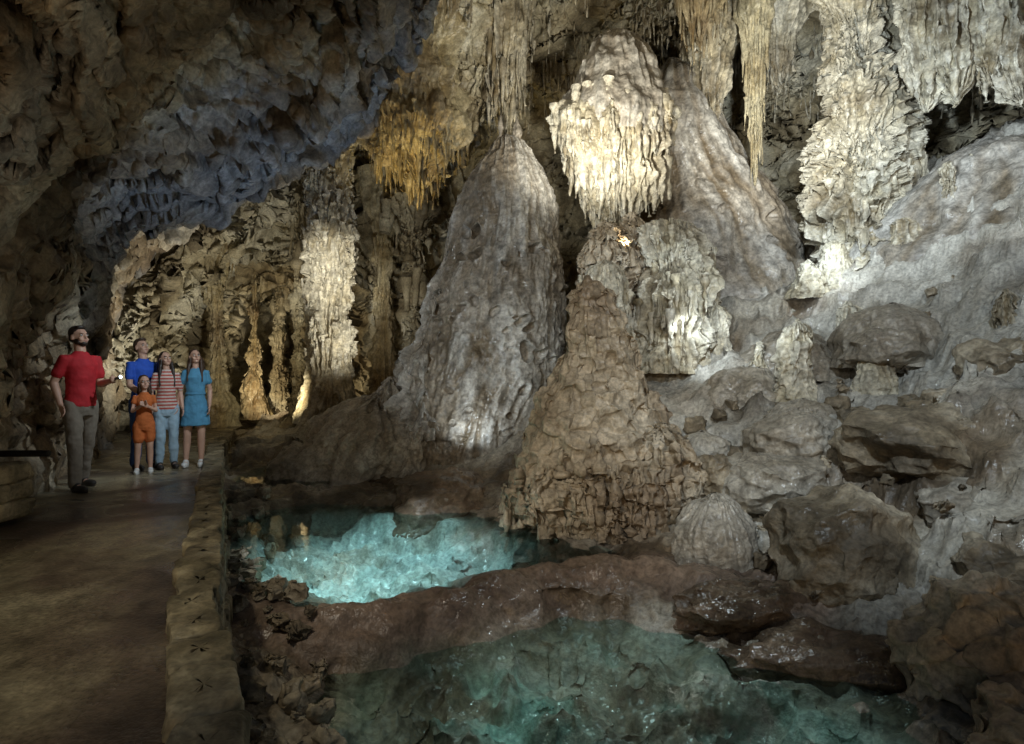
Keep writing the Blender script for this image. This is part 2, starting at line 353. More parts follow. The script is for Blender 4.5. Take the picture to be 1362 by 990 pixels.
for lv,(zc,hh,off,wd) in enumerate([(-.46,.26,.20,.20),(-.26,.22,.16,.20),(-.06,.22,.13,.20),(.045,.12,.12,.24)]):
    y=.8+.1*lv
    while y<12.5:
        Ls=rs.uniform(.14,.30) if lv<3 else rs.uniform(.18,.42)
        dx=(xk(y+.1)-xk(y-.1))/.2;an=math.atan2(1,dx)
        yc=y+Ls*.5*math.sin(an)
        stone(A,(xk(yc)+off+rs.uniform(-.015,.015),yc,zc+rs.uniform(-.006,.006)),(Ls*1.02,wd*rs.uniform(.9,1.1),hh*rs.uniform(.95,1.08)),an+rs.uniform(-.06,.06),rs.randint(999),44 if y<5 else 22,30 if y<5 else 16,.27,.12)
        y+=Ls*math.sin(an)
A.build('stone_kerb',M['kerb'])
# ---------------------------------------------------------------- ceiling overhang + left wall
cp=[(0,100,4.2),(0,0,3.7),(0,300,5.2),(0,500,5.6),(0,640,5.9),(60,560,7.6),(60,650,7.2),(130,560,9.8),(160,450,11.2),(165,600,11),(60,400,7),(100,300,7.6),(170,355,10.5),(150,0,4.4),(150,150,5.6),(250,100,5.9),(250,250,8.6),
(350,200,8),(350,50,5.8),(450,100,7),(450,180,8.7),(500,0,6.4),(500,100,8),(560,0,7.2),(-500,300,3.6),(-500,700,3.6),(-500,-300,2.8),(300,-400,3.3),(650,-400,4.2),(-600,0,3.0),(0,-400,3.0),(-700,-700,2.3),(300,-900,2.4),(800,-900,2.6)]
df=tps([(c[0],c[1]) for c in cp],[c[2] for c in cp],1e-4)
rim=np.array([(900,-900),(720,-450),(640,-200),(590,-60),(572,0),(545,60),(512,105),(492,165),(440,202),(385,225),(330,252),(270,288),(215,328),(172,360),(160,420),(150,480),(150,560),(140,640),(130,760)],float)
outr=np.array([(300,-1100),(0,-1100),(-300,-1000),(-500,-800),(-600,-600),(-700,-300),(-700,-100),(-700,100),(-700,400),(-700,900)],float)
def resamp(p,n):
    L=np.r_[0,np.cumsum(np.hypot(*np.diff(p,axis=0).T))];s=np.linspace(0,L[-1],n);return np.stack([np.interp(s,L,p[:,0]),np.interp(s,L,p[:,1])],-1)
ns=660
R_=resamp(rim,ns);O_=resamp(outr,ns)
k=np.hanning(25);k/=k.sum()
for a in (R_,O_):
    for j in (0,1): a[:,j]=np.convolve(np.pad(a[:,j],12,mode='reflect',reflect_type='odd'),k,'valid')
t=np.concatenate([np.linspace(0,.45,50,endpoint=False),np.linspace(.45,1,400,endpoint=False),np.linspace(1,1.6,90)])
tc=np.minimum(t,1)[None,:,None]
UV=O_[:,None]*(1-tc)+R_[:,None]*tc
ex=np.clip(t-1,0,1)[None]/.6
UV=UV+(O_-R_)[:,None]*(.10*ex**1.5)[...,None]
D=df(UV[...,0],UV[...,1])
D=D+ex**.7*5.0+.5*np.clip((t[None]-.93)/.07,0,1)**2
P=np.stack([(UV[...,0]-681)*D/FL,D,EYE-(UV[...,1]-495)*D/FL],-1)
dv=np.stack([fbm(P,.55,3,51),fbm(P,.55,3,52),fbm(P,.7,4,53)],-1)
lay=fbm(P*np.array([1,1,2.6]),.9,4,57,billow=True)
s=pn(P[...,0]*.3+3,P[...,1]*.3,P[...,2]*.8);st=np.round(s*7)/7
ti=.1+.6*sstep(5,8.5,P[...,1])*sstep(1.2,3.2,P[...,2])+.55*fbm(P,.5,3,58)
P=P+dv*.27+lay[...,None]*np.array([.05,-.12,-.18])+((st-s)*1.8)[...,None]*np.array([.5,-.5,-.8])
mkmesh('cave_ceiling',P,gridf(ns,len(t)),M['ceil'],np.clip(ti,0,1),origin=False)
# ---------------------------------------------------------------- rear wall & vault
cp=[(600,0,11),(600,-300,7.5),(600,-900,4),(650,200,15),(560,300,15),(430,300,15.5),(420,450,19),(350,470,21),(300,440,18),(340,390,17),(300,350,14.5),(250,350,13),(220,450,13),(250,500,14),(100,500,12.5),(100,300,11),(340,560,20),(500,500,17),(800,100,14),(1000,200,15.2),(1060,250,16.5),(950,50,13),(1100,50,13.6),(1100,0,12.6),
(1250,100,12),(1362,100,10.8),(1362,0,9.8),(1362,300,10),(1700,200,7.5),(1700,500,6.3),(1700,-200,6),(1000,-300,8),(1400,-300,7),(700,500,15),(900,400,14.5),(1000,-900,4.2),(1700,-900,3.6),(300,700,18),(900,700,14),(300,100,13),(300,-200,10)]
df=tps([(c[0],c[1]) for c in cp],[c[2] for c in cp],1e-4)
nu,nv=860,640
u=np.linspace(60,1750,nu);v=np.concatenate([np.linspace(-900,-120,110,endpoint=False),np.linspace(-120,680,nv-110)])
U,Vv=np.meshgrid(u,v);D=df(U,Vv)
P=np.stack([(U-681)*D/FL,D,EYE-(Vv-495)*D/FL],-1)
dv=np.stack([fbm(P,.38,4,61),fbm(P,.38,4,62),fbm(P,.5,4,63)],-1)
bl=fbm(P*np.array([1,1,.8]),.55,5,67,billow=True)
s=pn(P[...,0]*.35,P[...,1]*.35,P[...,2]*.9+4);st=np.round(s*6)/6
P=P+dv*.5+(bl*-.4)[...,None]*np.array([0,1,.35])+((st-s)*1.6)[...,None]*np.array([.3,-1,0])
mkmesh('cave_wall',P,gridf(nv,nu)[:,::-1],M['wall'],origin=False)
print('shell',time.time()-T0)
# ---------------------------------------------------------------- formations
rs=np.random.RandomState(11)
def form(name,mat,cx,cy,prof,drips=None,extra=(),rws=None,**kw):
    A=Acc();V,Fa,Ti=lathe(cx,cy,prof,**kw);A.add(V,Fa,Ti)
    if drips:
        for d in drips: fringe(A,V,rs,*d)
    if rws:
        for d in rws: rows(A,V,rs,*d)
    for e in extra:
        V,Fa,Ti=lathe(**e);A.add(V,Fa,Ti)
    return A.build(name,M[mat])
form('popcorn_stalagmite','pop',.98,7.3,[(-.85,.85),(-.5,.93),(-.1,1.0),(.3,1.0),(.75,.88),(1.0,.74),(1.3,.55),(1.6,.44),(1.9,.36),(2.2,.27),(2.4,.19),(2.54,.02)],nth=420,nz=420,sq=(1,.85),bend=((.12,0),(.05,0),(0,0),(-.05,0),(-.04,0)),
     lump=(.22,1.1),flute=(.02,3.4,.2),seed=2,rws=[((.1,-.2),.17,(.3,.6),(.05,.1),.03)],
     extra=[dict(cx=.75,cy=6.95,prof=[(-.75,.5),(-.3,.62),(.0,.66),(.2,.55),(.35,.2)],nth=240,nz=160,flute=(.14,3,.05),lump=(.12,1.5),tier=(.12,.45),seed=92),
            dict(cx=1.72,cy=7.0,prof=[(-.6,.5),(-.1,.52),(.3,.42),(.6,.3),(.75,.04)],nth=200,nz=160,flute=(.08,3,.05),lump=(.16,1.3),seed=93)])
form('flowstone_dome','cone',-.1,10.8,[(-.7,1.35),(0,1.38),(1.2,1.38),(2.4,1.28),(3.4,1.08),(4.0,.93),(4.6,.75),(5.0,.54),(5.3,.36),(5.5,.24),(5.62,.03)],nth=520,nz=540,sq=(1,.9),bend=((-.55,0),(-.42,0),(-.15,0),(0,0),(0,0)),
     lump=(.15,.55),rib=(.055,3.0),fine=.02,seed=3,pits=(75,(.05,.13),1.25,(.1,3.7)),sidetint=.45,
     extra=[dict(cx=-1.45,cy=10.4,prof=[(-.5,.55),(.5,.55),(1.5,.42),(2.6,.25),(3.8,.05)],nth=180,nz=300,bend=((-.1,0),(0,0),(.5,.2)),lump=(.25,1.3),flute=(.14,2.5,.2),tier=(.14,.5),seed=8,sidetint=-.01),
            dict(cx=-.2,cy=10.7,prof=[(5.2,.14),(5.5,.06),(5.85,.05),(5.95,.01)],nth=40,nz=60,lump=(.03,3),seed=5),
            dict(cx=.08,cy=10.7,prof=[(5.2,.14),(5.5,.07),(5.75,.05),(5.9,.01)],nth=40,nz=60,lump=(.03,3),seed=6)])
form('cave_column','cream',-3.75,12.4,[(.3,.75),(.8,.55),(1.4,.44),(2.5,.44),(3.5,.46),(4.6,.42),(5.4,.40),(6.1,.5),(7.0,.7)],nth=220,nz=420,lump=(.08,1.2),flute=(.07,4,.15),tier=(.12,.42),seed=4,rws=[(tuple(np.arange(1.3,6.2,.42)),.14,(.25,.5),(.04,.085),.03)])
for i,(uu,d,r,zt) in enumerate([(396,14.5,.12,6),(338,17,.2,6),(372,18,.26,6),(510,14.8,.3,6.2),(548,14,.3,5.6),(290,14.8,.22,4.6)]):
    x=(uu-681)*d/FL
    form('cave_column','ochre' if i%2 else 'wall',x,d,[(0,r*2.2),(.8,r*1.2),(zt*.4,r*.6),(zt*.6,r*.5),(zt*.8,r*1.2),(zt,r*2.4)],nth=90,nz=240,lump=(.18,1.1),flute=(.06,3,.12),tier=(.09,.5),seed=114+i,drips=[(25,(zt*.5,zt),(.3,.9),(.03,.06))])
form('hanging_dripstone','ochre',-1.95,11.6,[(4.75,.03),(5.0,.25),(5.5,.66),(6.0,.92),(6.6,1.02),(7.3,1.0),(8.2,1.3)],nth=300,nz=280,bend=((.15,0),(.05,0),(0,0)),lump=(.3,.9),flute=(.12,4,.06),tier=(.12,.8),seed=5,drips=[(90,(5.0,6.0),(.25,.7),(.03,.06))],rws=[((6.1,5.6),.16,(.4,.9),(.04,.08),.0)])
form('hanging_dripstone','wall',-1.2,11.9,[(5.3,.05),(5.8,.4),(6.4,.65),(7.2,.75),(8.2,1.)],nth=160,nz=200,lump=(.25,.9),flute=(.08,3,.1),seed=15,drips=[(20,(5.5,6.4),(.2,.6),(.03,.06))])
form('stalactite_cluster','cream',-.2,12,[(5.75,.02),(6.1,.08),(6.6,.16),(7.1,.36),(7.6,.52),(8.4,.6),(9.6,.9)],nth=200,nz=240,lump=(.08,1.2),flute=(.13,3.2,.05),seed=6,drips=[(46,(6.9,8.0),(.5,1.25),(.04,.09))])
form('stalactite_cluster','ochre',3.25,10.4,[(6.95,.03),(7.2,.12),(7.5,.3),(8.2,.55)],nth=140,nz=120,lump=(.08,1.2),flute=(.1,3,.05),seed=7,drips=[(40,(7.15,7.9),(.3,.8),(.025,.06))])
form('stalactite_cluster','ochre',4.65,11.5,[(4.9,.02),(5.5,.07),(6.2,.12),(7.0,.17),(7.8,.22),(8.6,.4)],nth=120,nz=240,lump=(.06,1.2),flute=(.07,2.6,.05),tier=(.03,.6),seed=17,drips=[(30,(5.9,7.8),(.4,1.3),(.025,.06))])
form('stalactite_cluster','cream',3.95,12.3,[(5.6,.03),(6.0,.2),(6.6,.36),(7.4,.45),(8.6,.6)],nth=160,nz=200,lump=(.15,1.),flute=(.1,3,.08),tier=(.06,.6),seed=19,drips=[(40,(5.8,7),(.3,.7),(.03,.07))])
form('stalactite_cluster','cream',5.5,12.4,[(7.1,.03),(7.4,.15),(7.9,.3),(8.8,.6)],nth=120,nz=120,lump=(.15,1.),flute=(.1,3,.08),seed=20,drips=[(24,(7.2,8),(.2,.7),(.03,.07))])
form('draped_flowstone','cream',1.78,10.8,[(3.8,.05),(4.0,.25),(4.4,.55),(4.9,.82),(5.4,.96),(5.85,.97),(6.1,.84)],nth=360,nz=320,sq=(1,.85),bend=((.1,0),(.05,0),(0,0)),lump=(.26,.8),flute=(.16,4,.1),tier=(.14,.62),seed=9,drips=[(60,(4.0,4.8),(.3,.6),(.035,.075))],
     rws=[((6.0,5.5,5.0,4.6),.17,(.4,.72),(.06,.13),.05),((5.4,4.7,4.3),.18,(.35,.6),(.04,.08),.04)])
form('flowstone_cap','cone',1.85,10.85,[(5.4,.9),(5.9,.98),(6.3,.92),(6.7,.78),(7.05,.6),(7.3,.4),(7.5,.05)],nth=300,nz=240,sq=(1,.9),lump=(.22,.8),rib=(.06,2),flute=(.03,4,.1),seed=21,sidetint=-.01)
form('flowstone_drape','cone',3.3,12.4,[(2.4,2.1),(3.2,1.9),(4.2,1.7),(5.2,1.4),(6,1.15),(6.8,.85),(7.4,.55),(7.8,.1)],nth=400,nz=380,sq=(1,.7),bend=((.95,0),(.6,0),(.2,0),(0,0)),lump=(.35,.45),rib=(.08,2.2),seed=10,pits=(14,(.08,.16),1.3,(3,5)))
form('draped_stalagmite','cream',2.62,9.9,[(1.3,.56),(1.8,.54),(2.3,.56),(2.8,.56),(3.2,.46),(3.55,.32),(3.8,.08)],nth=280,nz=280,lump=(.3,1.1),flute=(.12,4,.1),tier=(.14,.7),seed=12,rws=[((3.3,2.75,2.2),.16,(.35,.7),(.045,.10),.03)])
form('draped_stalagmite','pop',1.62,10.1,[(1.4,.6),(2.2,.52),(3.0,.5),(3.4,.42),(3.7,.28),(3.85,.05)],nth=220,nz=240,lump=(.12,1.2),flute=(.08,3,.15),tier=(.12,.6),seed=13,drips=[(50,(2.6,3.5),(.2,.5),(.03,.06))],
     extra=[dict(cx=2.05,cy=10.3,prof=[(2,.4),(3.4,.4),(3.8,.3),(4.05,.05)],nth=140,nz=200,lump=(.15,1.5),flute=(.06,3,.15),tier=(.1,.5),seed=33)])
form('draped_stalagmite','cream',1.36,8.7,[(.6,.42),(1.6,.38),(2.2,.37),(2.6,.33),(2.85,.22),(2.95,.03)],nth=200,nz=240,lump=(.06,1.5),flute=(.07,3.4,.08),tier=(.05,.8),seed=16,rws=[((2.5,2.1,1.7),.12,(.3,.55),(.03,.06),.02)])
form('draped_stalagmite','cream',3.2,10.4,[(1.8,.35),(2.6,.3),(3.2,.26),(3.6,.2),(3.75,.03)],nth=140,nz=180,lump=(.12,1.5),flute=(.07,3.4,.08),tier=(.08,.5),seed=95,rws=[((3.4,3.0,2.6),.12,(.25,.45),(.03,.06),.02)])
form('giant_column','cream',6.35,11,[(2.9,1.0),(3.4,.88),(3.9,.76),(4.8,.70),(5.8,.68),(6.8,.62),(7.6,.58),(8.3,.8),(9,1.2)],nth=320,nz=460,bend=((.05,0),(0,0),(-.1,0)),lump=(.28,.9),flute=(.11,4,.18),tier=(.22,.36),seed=22,rws=[(tuple(np.arange(3.7,8,.40)),.24,(.15,.4),(.05,.11),.02)],
     extra=[dict(cx=7.1,cy=11.3,prof=[(3.2,.9),(4.2,.62),(5.4,.52),(6.6,.5),(7.6,.55),(9,.9)],nth=220,nz=360,lump=(.2,.8),rib=(.08,2),tier=(.05,.8),seed=23)])
for i,(uu,vb,d,r) in enumerate([(1232,150,9.6,.34),(1272,140,9.4,.36),(1318,115,9.2,.4),(1365,140,9.0,.42),(1415,170,8.8,.5)]):
    p=W(uu,vb,d);z=p[2]
    form('flowstone_drapery','cream',p[0],d,[(z,.03),(z+.25,r*.6),(z+.6,r),(z+1.2,r*1.1),(z+2.0,r*1.2),(z+3,r*1.6)],nth=170,nz=220,lump=(.16,1.1),flute=(.12,2.6,.06),tier=(.09,.7),seed=40+i,rws=[((z+.5,z+1.1),.2,(.3,.6),(.05,.11),.0)])
form('flowstone_mound','cone',8.2,10.2,[(1.5,2.6),(2.6,2.3),(3.6,1.9),(4.4,1.45),(5.0,.9),(5.4,.1)],nth=300,nz=240,lump=(.4,.5),rib=(.06,2.2),seed=24,sidetint=-.25)
for i,(uu,vt,vb,d,r) in enumerate([(1060,424,505,8.3,.19),(1128,400,478,8.8,.17),(1338,384,452,7,.17),(1200,290,345,10,.3),(1010,455,490,8.9,.08),(1262,215,300,9.6,.1),(1290,205,270,9.7,.08),(955,405,450,9.9,.14),(1110,318,365,10.4,.22),(1075,345,375,10.3,.2),(1160,470,500,7.8,.2)]):
    a=W(uu,vt,d)[2];b=W(uu,vb,d)[2]
    form('stalagmite','cream',W(uu,vt,d)[0],d,[(b-.3,r*1.8),(b,r*1.3),((a+b)/2,r),(a-.12,r*.8),(a,.02)],nth=110,nz=140,lump=(.10,2),flute=(.03,2.4,.1),tier=(.045,.3),seed=50+i)
form('flowstone_mound','grey',-2.75,10.4,[(-.5,1.2),(-.1,1.15),(.25,.98),(.6,.68),(.85,.42),(1.0,.05)],nth=260,nz=200,lump=(.3,.9),rib=(.10,2.2),seed=25,bend=((0,0),(.2,0),(.45,0)),drips=[(30,(.1,.6),(.3,.6),(.03,.06))],
     extra=[dict(cx=-2.1,cy=10.4,prof=[(-.5,.45),(.3,.4),(.9,.3),(1.25,.05)],nth=140,nz=160,lump=(.18,1.5),flute=(.14,2.5,.1),tier=(.1,.4),seed=26),
     dict(cx=-1.7,cy=9.9,prof=[(-.5,.4),(0,.3),(.35,.2),(.5,.03)],nth=120,nz=100,lump=(.12,1.7),flute=(.08,2.5,.1),seed=96),
     dict(cx=-3.6,cy=9.9,prof=[(-.5,.5),(-.2,.4),(.1,.25),(.2,.03)],nth=120,nz=100,lump=(.15,1.7),seed=97)])
form('flowstone_mound','brown',-.85,8.75,[(-.9,1.1),(-.5,.95),(-.28,.7),(-.14,.4),(-.05,.05)],nth=220,nz=120,lump=(.25,1.2),seed=27)
for cx,cy,zb,h,r,sd in [(2.05,6.1,-.8,.92,.42,28),(3.5,8.9,.7,.75,.6,128),(4.3,9.3,1.2,.8,.7,129),(2.5,7.9,-.2,.75,.5,130),(5.3,8.4,1.4,.9,.7,131),(3.7,7.6,.3,.7,.5,132)]:
    form('flowstone_mound','grey',cx,cy,[(zb,r*1.2),(zb+h*.4,r*1.08),(zb+h*.7,r*.85),(zb+h*.9,r*.5),(zb+h,.03)],nth=200,nz=140,lump=(.12 if sd>28 else .07,1.3),flute=(.02,4,.1),seed=sd)
def boulder(name,mat,c,size,seed,rot=0,amp=.22,pw=.8,n=180,m=120):
    A=Acc();stone(A,c,[2*s for s in size],rot,seed,n,m,pw,amp);return A.build(name,M[mat])
for b in [('boulder',(2.9,5.25,-.25),(.66,.55,.52),71,.4),('boulder',(4.4,6.3,.55),(.95,.8,.45),72,.2),('brown',(1.95,5.05,-.66),(.62,.35,.24),73,-.1),('brown',(2.35,4.5,-.88),(.8,.4,.28),74,-.2),
 ('boulder',(5.3,6.5,1.35),(.45,.4,.35),75,0),('pop',(3.05,3.9,-.55),(.5,.5,.5),76,.3),('pop',(2.75,3.15,-.75),(.4,.4,.36),77,.3),('grey',(2.9,6.6,.12),(.55,.5,.3),79,.4),
 ('grey',(3.4,7.2,.5),(.6,.5,.35),80,.9),('boulder',(2.35,6.9,.1),(.35,.3,.3),81,.9),('pop',(1.9,6.9,0),(.4,.35,.3),84,.1),
 ('grey',(4.2,5.4,.05),(.5,.45,.3),85,.5),('boulder',(3.7,4.6,-.25),(.4,.35,.3),86,1.),('grey',(5.0,8.0,1.6),(.6,.5,.3),87,.5)]:
    boulder('boulder',*b)
A=Acc()
for i in range(220):
    if i<130:
        y=rs.uniform(1.9,8.5);x=xk(y)+rs.uniform(.3,.95)*(1 if y<5 else .9);s=rs.uniform(.04,.15)
    else:
        y=rs.uniform(4.8,8.5);x=rs.uniform(2.2,.75*y);s=rs.uniform(.04,.18)
    z=floorz(np.array([[x]]),np.array([[y]]))[0][0,0]
    stone(A,(x,y,z+s*.1),(2*s,1.6*s,1.6*s),rs.rand()*6,i+200,24,16,.8,.28)
A.build('rubble',M['boulder'])
A=Acc()
for i in range(420):
    uu=rs.uniform(470,1300);vv=rs.uniform(-60,170);d=float(df(np.array([uu]),np.array([vv]))[0])-.3
    p=W(uu,vv,d)
    for j in range(rs.randint(1,4)):
        A.drip(p[0]+rs.normal()*.1,p[1]+rs.normal()*.1,p[2]+.35,rs.uniform(.3,.8)*(1.6 if rs.rand()<.12 else 1),rs.uniform(.012,.045),rs,7,9)
A.build('ceiling_stalactites',M['cream'])
print('forms',time.time()-T0)
# ---------------------------------------------------------------- people
def frame(d):
    d=Vector(d).normalized();a=Vector((0,1,0)) if abs(d.y)<.9 else Vector((1,0,0))
    x=a.cross(d).normalized();return x,d.cross(x).normalized(),d
class Body:
    def __init__(s,S,Mx=None): s.V=[];s.F=[];s.S=S
    def ring(s,c,ex,ey,rx,ry,n): return [Vector(c)+ex*(rx*math.cos(2*math.pi*i/n))+ey*(ry*math.sin(2*math.pi*i/n)) for i in range(n)]
    def loft(s,rings):
        n=len(rings[0]);o=len(s.V)
        for r in rings: s.V+=[tuple(p) for p in r]
        for a in range(len(rings)-1):
            for i in range(n): s.F.append((o+a*n+i,o+a*n+(i+1)%n,o+(a+1)*n+(i+1)%n,o+(a+1)*n+i))
        s.F.append(tuple(o+i for i in range(n))[::-1]);e=o+(len(rings)-1)*n;s.F.append(tuple(e+i for i in range(n)))
    def limb(s,pts,rad,n=12,caps=True):
        pts=[Vector(p) for p in pts]
        rings=[]
        for i,p in enumerate(pts):
            if i==0: d=pts[1]-p
            elif i==len(pts)-1: d=p-pts[i-1]
            else: d=(pts[i+1]-p).normalized()+(p-pts[i-1]).normalized()
            ex,ey,d=frame(d);r=rad[i]
            if i==0 and caps:
                rings+= [s.ring(p-d*r*.95,ex,ey,r*.3,r*.3,n),s.ring(p-d*r*.6,ex,ey,r*.8,r*.8,n)]
            rings.append(s.ring(p,ex,ey,r,r,n))
            if i==len(pts)-1 and caps:
                rings+= [s.ring(p+d*r*.6,ex,ey,r*.8,r*.8,n),s.ring(p+d*r*.95,ex,ey,r*.3,r*.3,n)]
        s.loft(rings)
    def sect(s,L,n=20):
        s.loft([s.ring((c[1],c[2],c[0]),Vector((1,0,0)),Vector((0,1,0)),c[3],c[4],n) for c in L])
    def ell(s,c,r,R=None,n=16,m=10):
        R=R or Matrix.Identity(3);rings=[]
        for j in range(m):
            ph=-math.pi/2+math.pi*(j+.5)/m
            rings.append([R@Vector((c[0]+r[0]*math.cos(ph)*math.cos(2*math.pi*i/n),c[1]+r[1]*math.cos(ph)*math.sin(2*math.pi*i/n),c[2]+r[2]*math.sin(ph))) for i in range(n)])
        s.loft(rings)
    def obj(s,name,mat,parent,vox=.009,folds=0,off=(0,0,0)):
        me=bpy.data.meshes.new(name);me.from_pydata([((v[0]+off[0])*s.S,(v[1]+off[1])*s.S,(v[2]+off[2])*s.S) for v in s.V],[],s.F);me.materials.append(mat)
        o=bpy.data.objects.new(name,me);sc.collection.objects.link(o);o.parent=parent
        if vox:
            r=o.modifiers.new('r','REMESH');r.mode='VOXEL';r.voxel_size=vox*s.S;r.use_smooth_shade=True
            q=o.modifiers.new('s','SMOOTH');q.factor=.5;q.iterations=4
            if folds:
                t=bpy.data.textures.new('folds','CLOUDS');t.noise_scale=.10
                dm=o.modifiers.new('d','DISPLACE');dm.texture=t;dm.strength=folds;dm.mid_level=.6;dm.texture_coords='LOCAL'
        return o
SKIN=plain('skin',(.55,.33,.24),.5,var=.06)
EYEW=plain('eye_white',(.75,.73,.7),.3);IRIS=plain('iris',(.05,.035,.03),.3);LIP=plain('lips',(.42,.17,.14),.5)
BROWNHAIR=plain('brown_hair',(.055,.03,.018),.5,var=.3);DKHAIR=plain('dark_hair',(.022,.014,.01),.5,var=.3)
def hand(B,w,dirv,side,S_=1,grip=0):
    w=Vector(w);d=Vector(dirv).normalized();sd=(Vector(side)-d*Vector(side).dot(d)).normalized();nrm=d.cross(sd).normalized()
    k=S_
    for t in (-.028,-.009,.009,.027):
        B.limb([w+sd*t*.6*k,w+d*.045*k+sd*t*k,w+d*.088*k+sd*t*k],[.014*k,.015*k,.012*k],8)
    for t,l in ((-.031,.062),(-.0105,.075),(.0105,.082),(.031,.075)):
        b=w+d*.085*k+sd*t*k;c=.35+grip*1.0
        p1=b+(d*math.cos(c*.6)+nrm*math.sin(c*.6))*l*.45*k
        p2=p1+(d*math.cos(c*1.5)+nrm*math.sin(c*1.5))*l*.32*k
        p3=p2+(d*math.cos(c*2.3)+nrm*math.sin(c*2.3))*l*.23*k
        B.limb([b,p1,p2,p3],[.0095*k,.009*k,.008*k,.0068*k],8)
    b=w+d*.03*k+sd*.03*k
    p1=b+(sd*.7+d*.6+nrm*.25)*.035*k;p2=p1+(sd*.3+d*.9+nrm*.35)*.03*k
    B.limb([b-sd*.012*k,p1,p2],[.013*k,.0105*k,.008*k],8)
def person(name,loc,H,rz,armR,armL,footR,footL,pitch,yaw,female,hair,wear,gripL=0,hs=1.0):
    S=H/1.8
    e=bpy.data.objects.new(name,None);sc.collection.objects.link(e);e.location=loc;e.rotation_euler=(0,0,math.radians(rz))
    sw=.148 if female else .168
    rf=.86 if female else 1.0
    arms={}
    for sgn,a in((-1,armR),(1,armL)): arms[sgn]=[Vector((sgn*sw,0,1.425)),Vector(a[0]),Vector(a[1])]
    legs={}
    for sgn,f in((-1,footR),(1,footL)):
        f=Vector(f);hp=Vector((sgn*.085,0,.92));kn=(hp+f)/2+Vector((0,-.03,.03));legs[sgn]=[hp,kn,Vector((f.x,f.y,.10))]
    B=Body(S)
    B.sect([(.84,0,0,.13,.09),(.92,0,0,.15,.105),(1.02,0,0,.135,.10),(1.12,0,0,.12*rf+.01,.09),(1.25,0,0,.14*rf,.10),(1.36,0,0,.155*rf,.105),(1.42,0,.005,.14*rf,.09),(1.47,0,.01,.085,.06),(1.51,0,.01,.05,.05)])
    hr=.056*rf
    R=Matrix.Rotation(math.radians(yaw),3,'Z')@Matrix.Rotation(math.radians(-pitch),3,'X')
    piv=Vector((0,.005,1.56))
    def hp_(v): v=Vector(v);v=Vector((v.x*hs,v.y*hs,(v.z-1.56)*hs+1.56));return R@(v-piv)+piv
    B.limb([(0,.015,1.44),(0,.005,1.52),hp_((0,.012,1.62))],[.06*rf,hr,hr*.95],14)
    def hell(BB,c,r):
        rr=tuple(q*hs for q in r);cc=hp_(c);o=len(BB.V);BB.ell((0,0,0),rr,R);BB.V[o:]=[(x+cc.x,y+cc.y,z+cc.z) for x,y,z in BB.V[o:]]
    hell(B,(0,.012,1.70),(.074,.092,.098));hell(B,(0,-.018,1.63),(.056,.068,.070));hell(B,(0,-.05,1.592),(.03,.034,.028))
    hell(B,(0,-.093,1.655),(.012,.02,.02));hell(B,(0,-.088,1.675),(.008,.014,.028));hell(B,(0,-.066,1.708),(.05,.02,.018))
    for sx in(-1,1): hell(B,(sx*.077,.012,1.665),(.010,.02,.032));hell(B,(sx*.035,-.06,1.64),(.024,.022,.022))
    for sgn in(-1,1):
        a=arms[sgn];B.limb(a,[.05*rf,.041*rf,.028*rf],12);fa=(a[2]-a[1]).normalized()
        m1=a[1]+(a[2]-a[1])*.3;B.limb([a[1],m1,a[2]],[.04*rf,.043*rf,.028*rf],12)
        side=Vector((0,-1,0)) if abs(fa.z)>.6 else Vector((0,0,1))
        hand(B,a[2],fa if abs(fa.z)<.6 else fa+Vector((0,-.15,0)),side*1,1.0*hs**.3,grip=gripL if sgn==1 else .1)
        l=legs[sgn];cf=l[1]+(l[2]-l[1])*.3+Vector((0,.015,0))
        B.limb([l[0],(l[0]+l[1])/2,l[1],cf,l[2]],[.088,.073,.055,.055,.036],14)
        B.limb([l[2]+Vector((0,.02,-.04)),l[2]+Vector((0,-.15,-.07))],[.036,.03],10)
    B.obj('body',SKIN,e,.0085)
    Ed=Body(S)
    for sx in(-1,1): hell(Ed,(sx*.031,-.078,1.682),(.014,.01,.009))
    Ed.obj('eyes',EYEW,e,None)
    Ed=Body(S)
    for sx in(-1,1):
        hell(Ed,(sx*.031,-.085,1.683),(.006,.005,.007));hell(Ed,(sx*.032,-.085,1.702),(.02,.006,.004))
    Ed.obj('irises_and_brows',IRIS,e,None)
    Ed=Body(S);hell(Ed,(0,-.082,1.618),(.022,.01,.007));Ed.obj('lips',LIP,e,None)
    Hr=Body(S)
    hell(Hr,(0,.028,1.722),(.082,.092,.092));
    if hair[1]=='short': hell(Hr,(0,.045,1.67),(.076,.07,.06));hell(Hr,(0,-.035,1.778),(.06,.045,.028))
    else:
        hell(Hr,(0,.065,1.66),(.086,.06,.11))
        for sx in(-1,1): hell(Hr,(sx*.066,.03,1.62),(.026,.05,.12))
        Lh=hair[2]
        for sx in(-.07,-.03,.03,.07): Hr.limb([(sx,.075,1.62),(sx*1.25,.09,1.5),(sx*1.3,.085,1.5-Lh)],[.05,.045,.02],10)
        if Lh>.12:
            for sx in(-1,1): Hr.limb([(sx*.072,.02,1.62),(sx*.09,-.04,1.48),(sx*.10,-.085,1.46-Lh)],[.03,.03,.014],10)
    if len(hair)>2 and hair[2]=='beard':
        hell(Hr,(0,-.045,1.592),(.043,.044,.033))
        for sx in(-1,1): hell(Hr,(sx*.052,-.015,1.62),(.016,.043,.038))
    Hr.obj('hair',hair[0],e,.01,folds=.012)
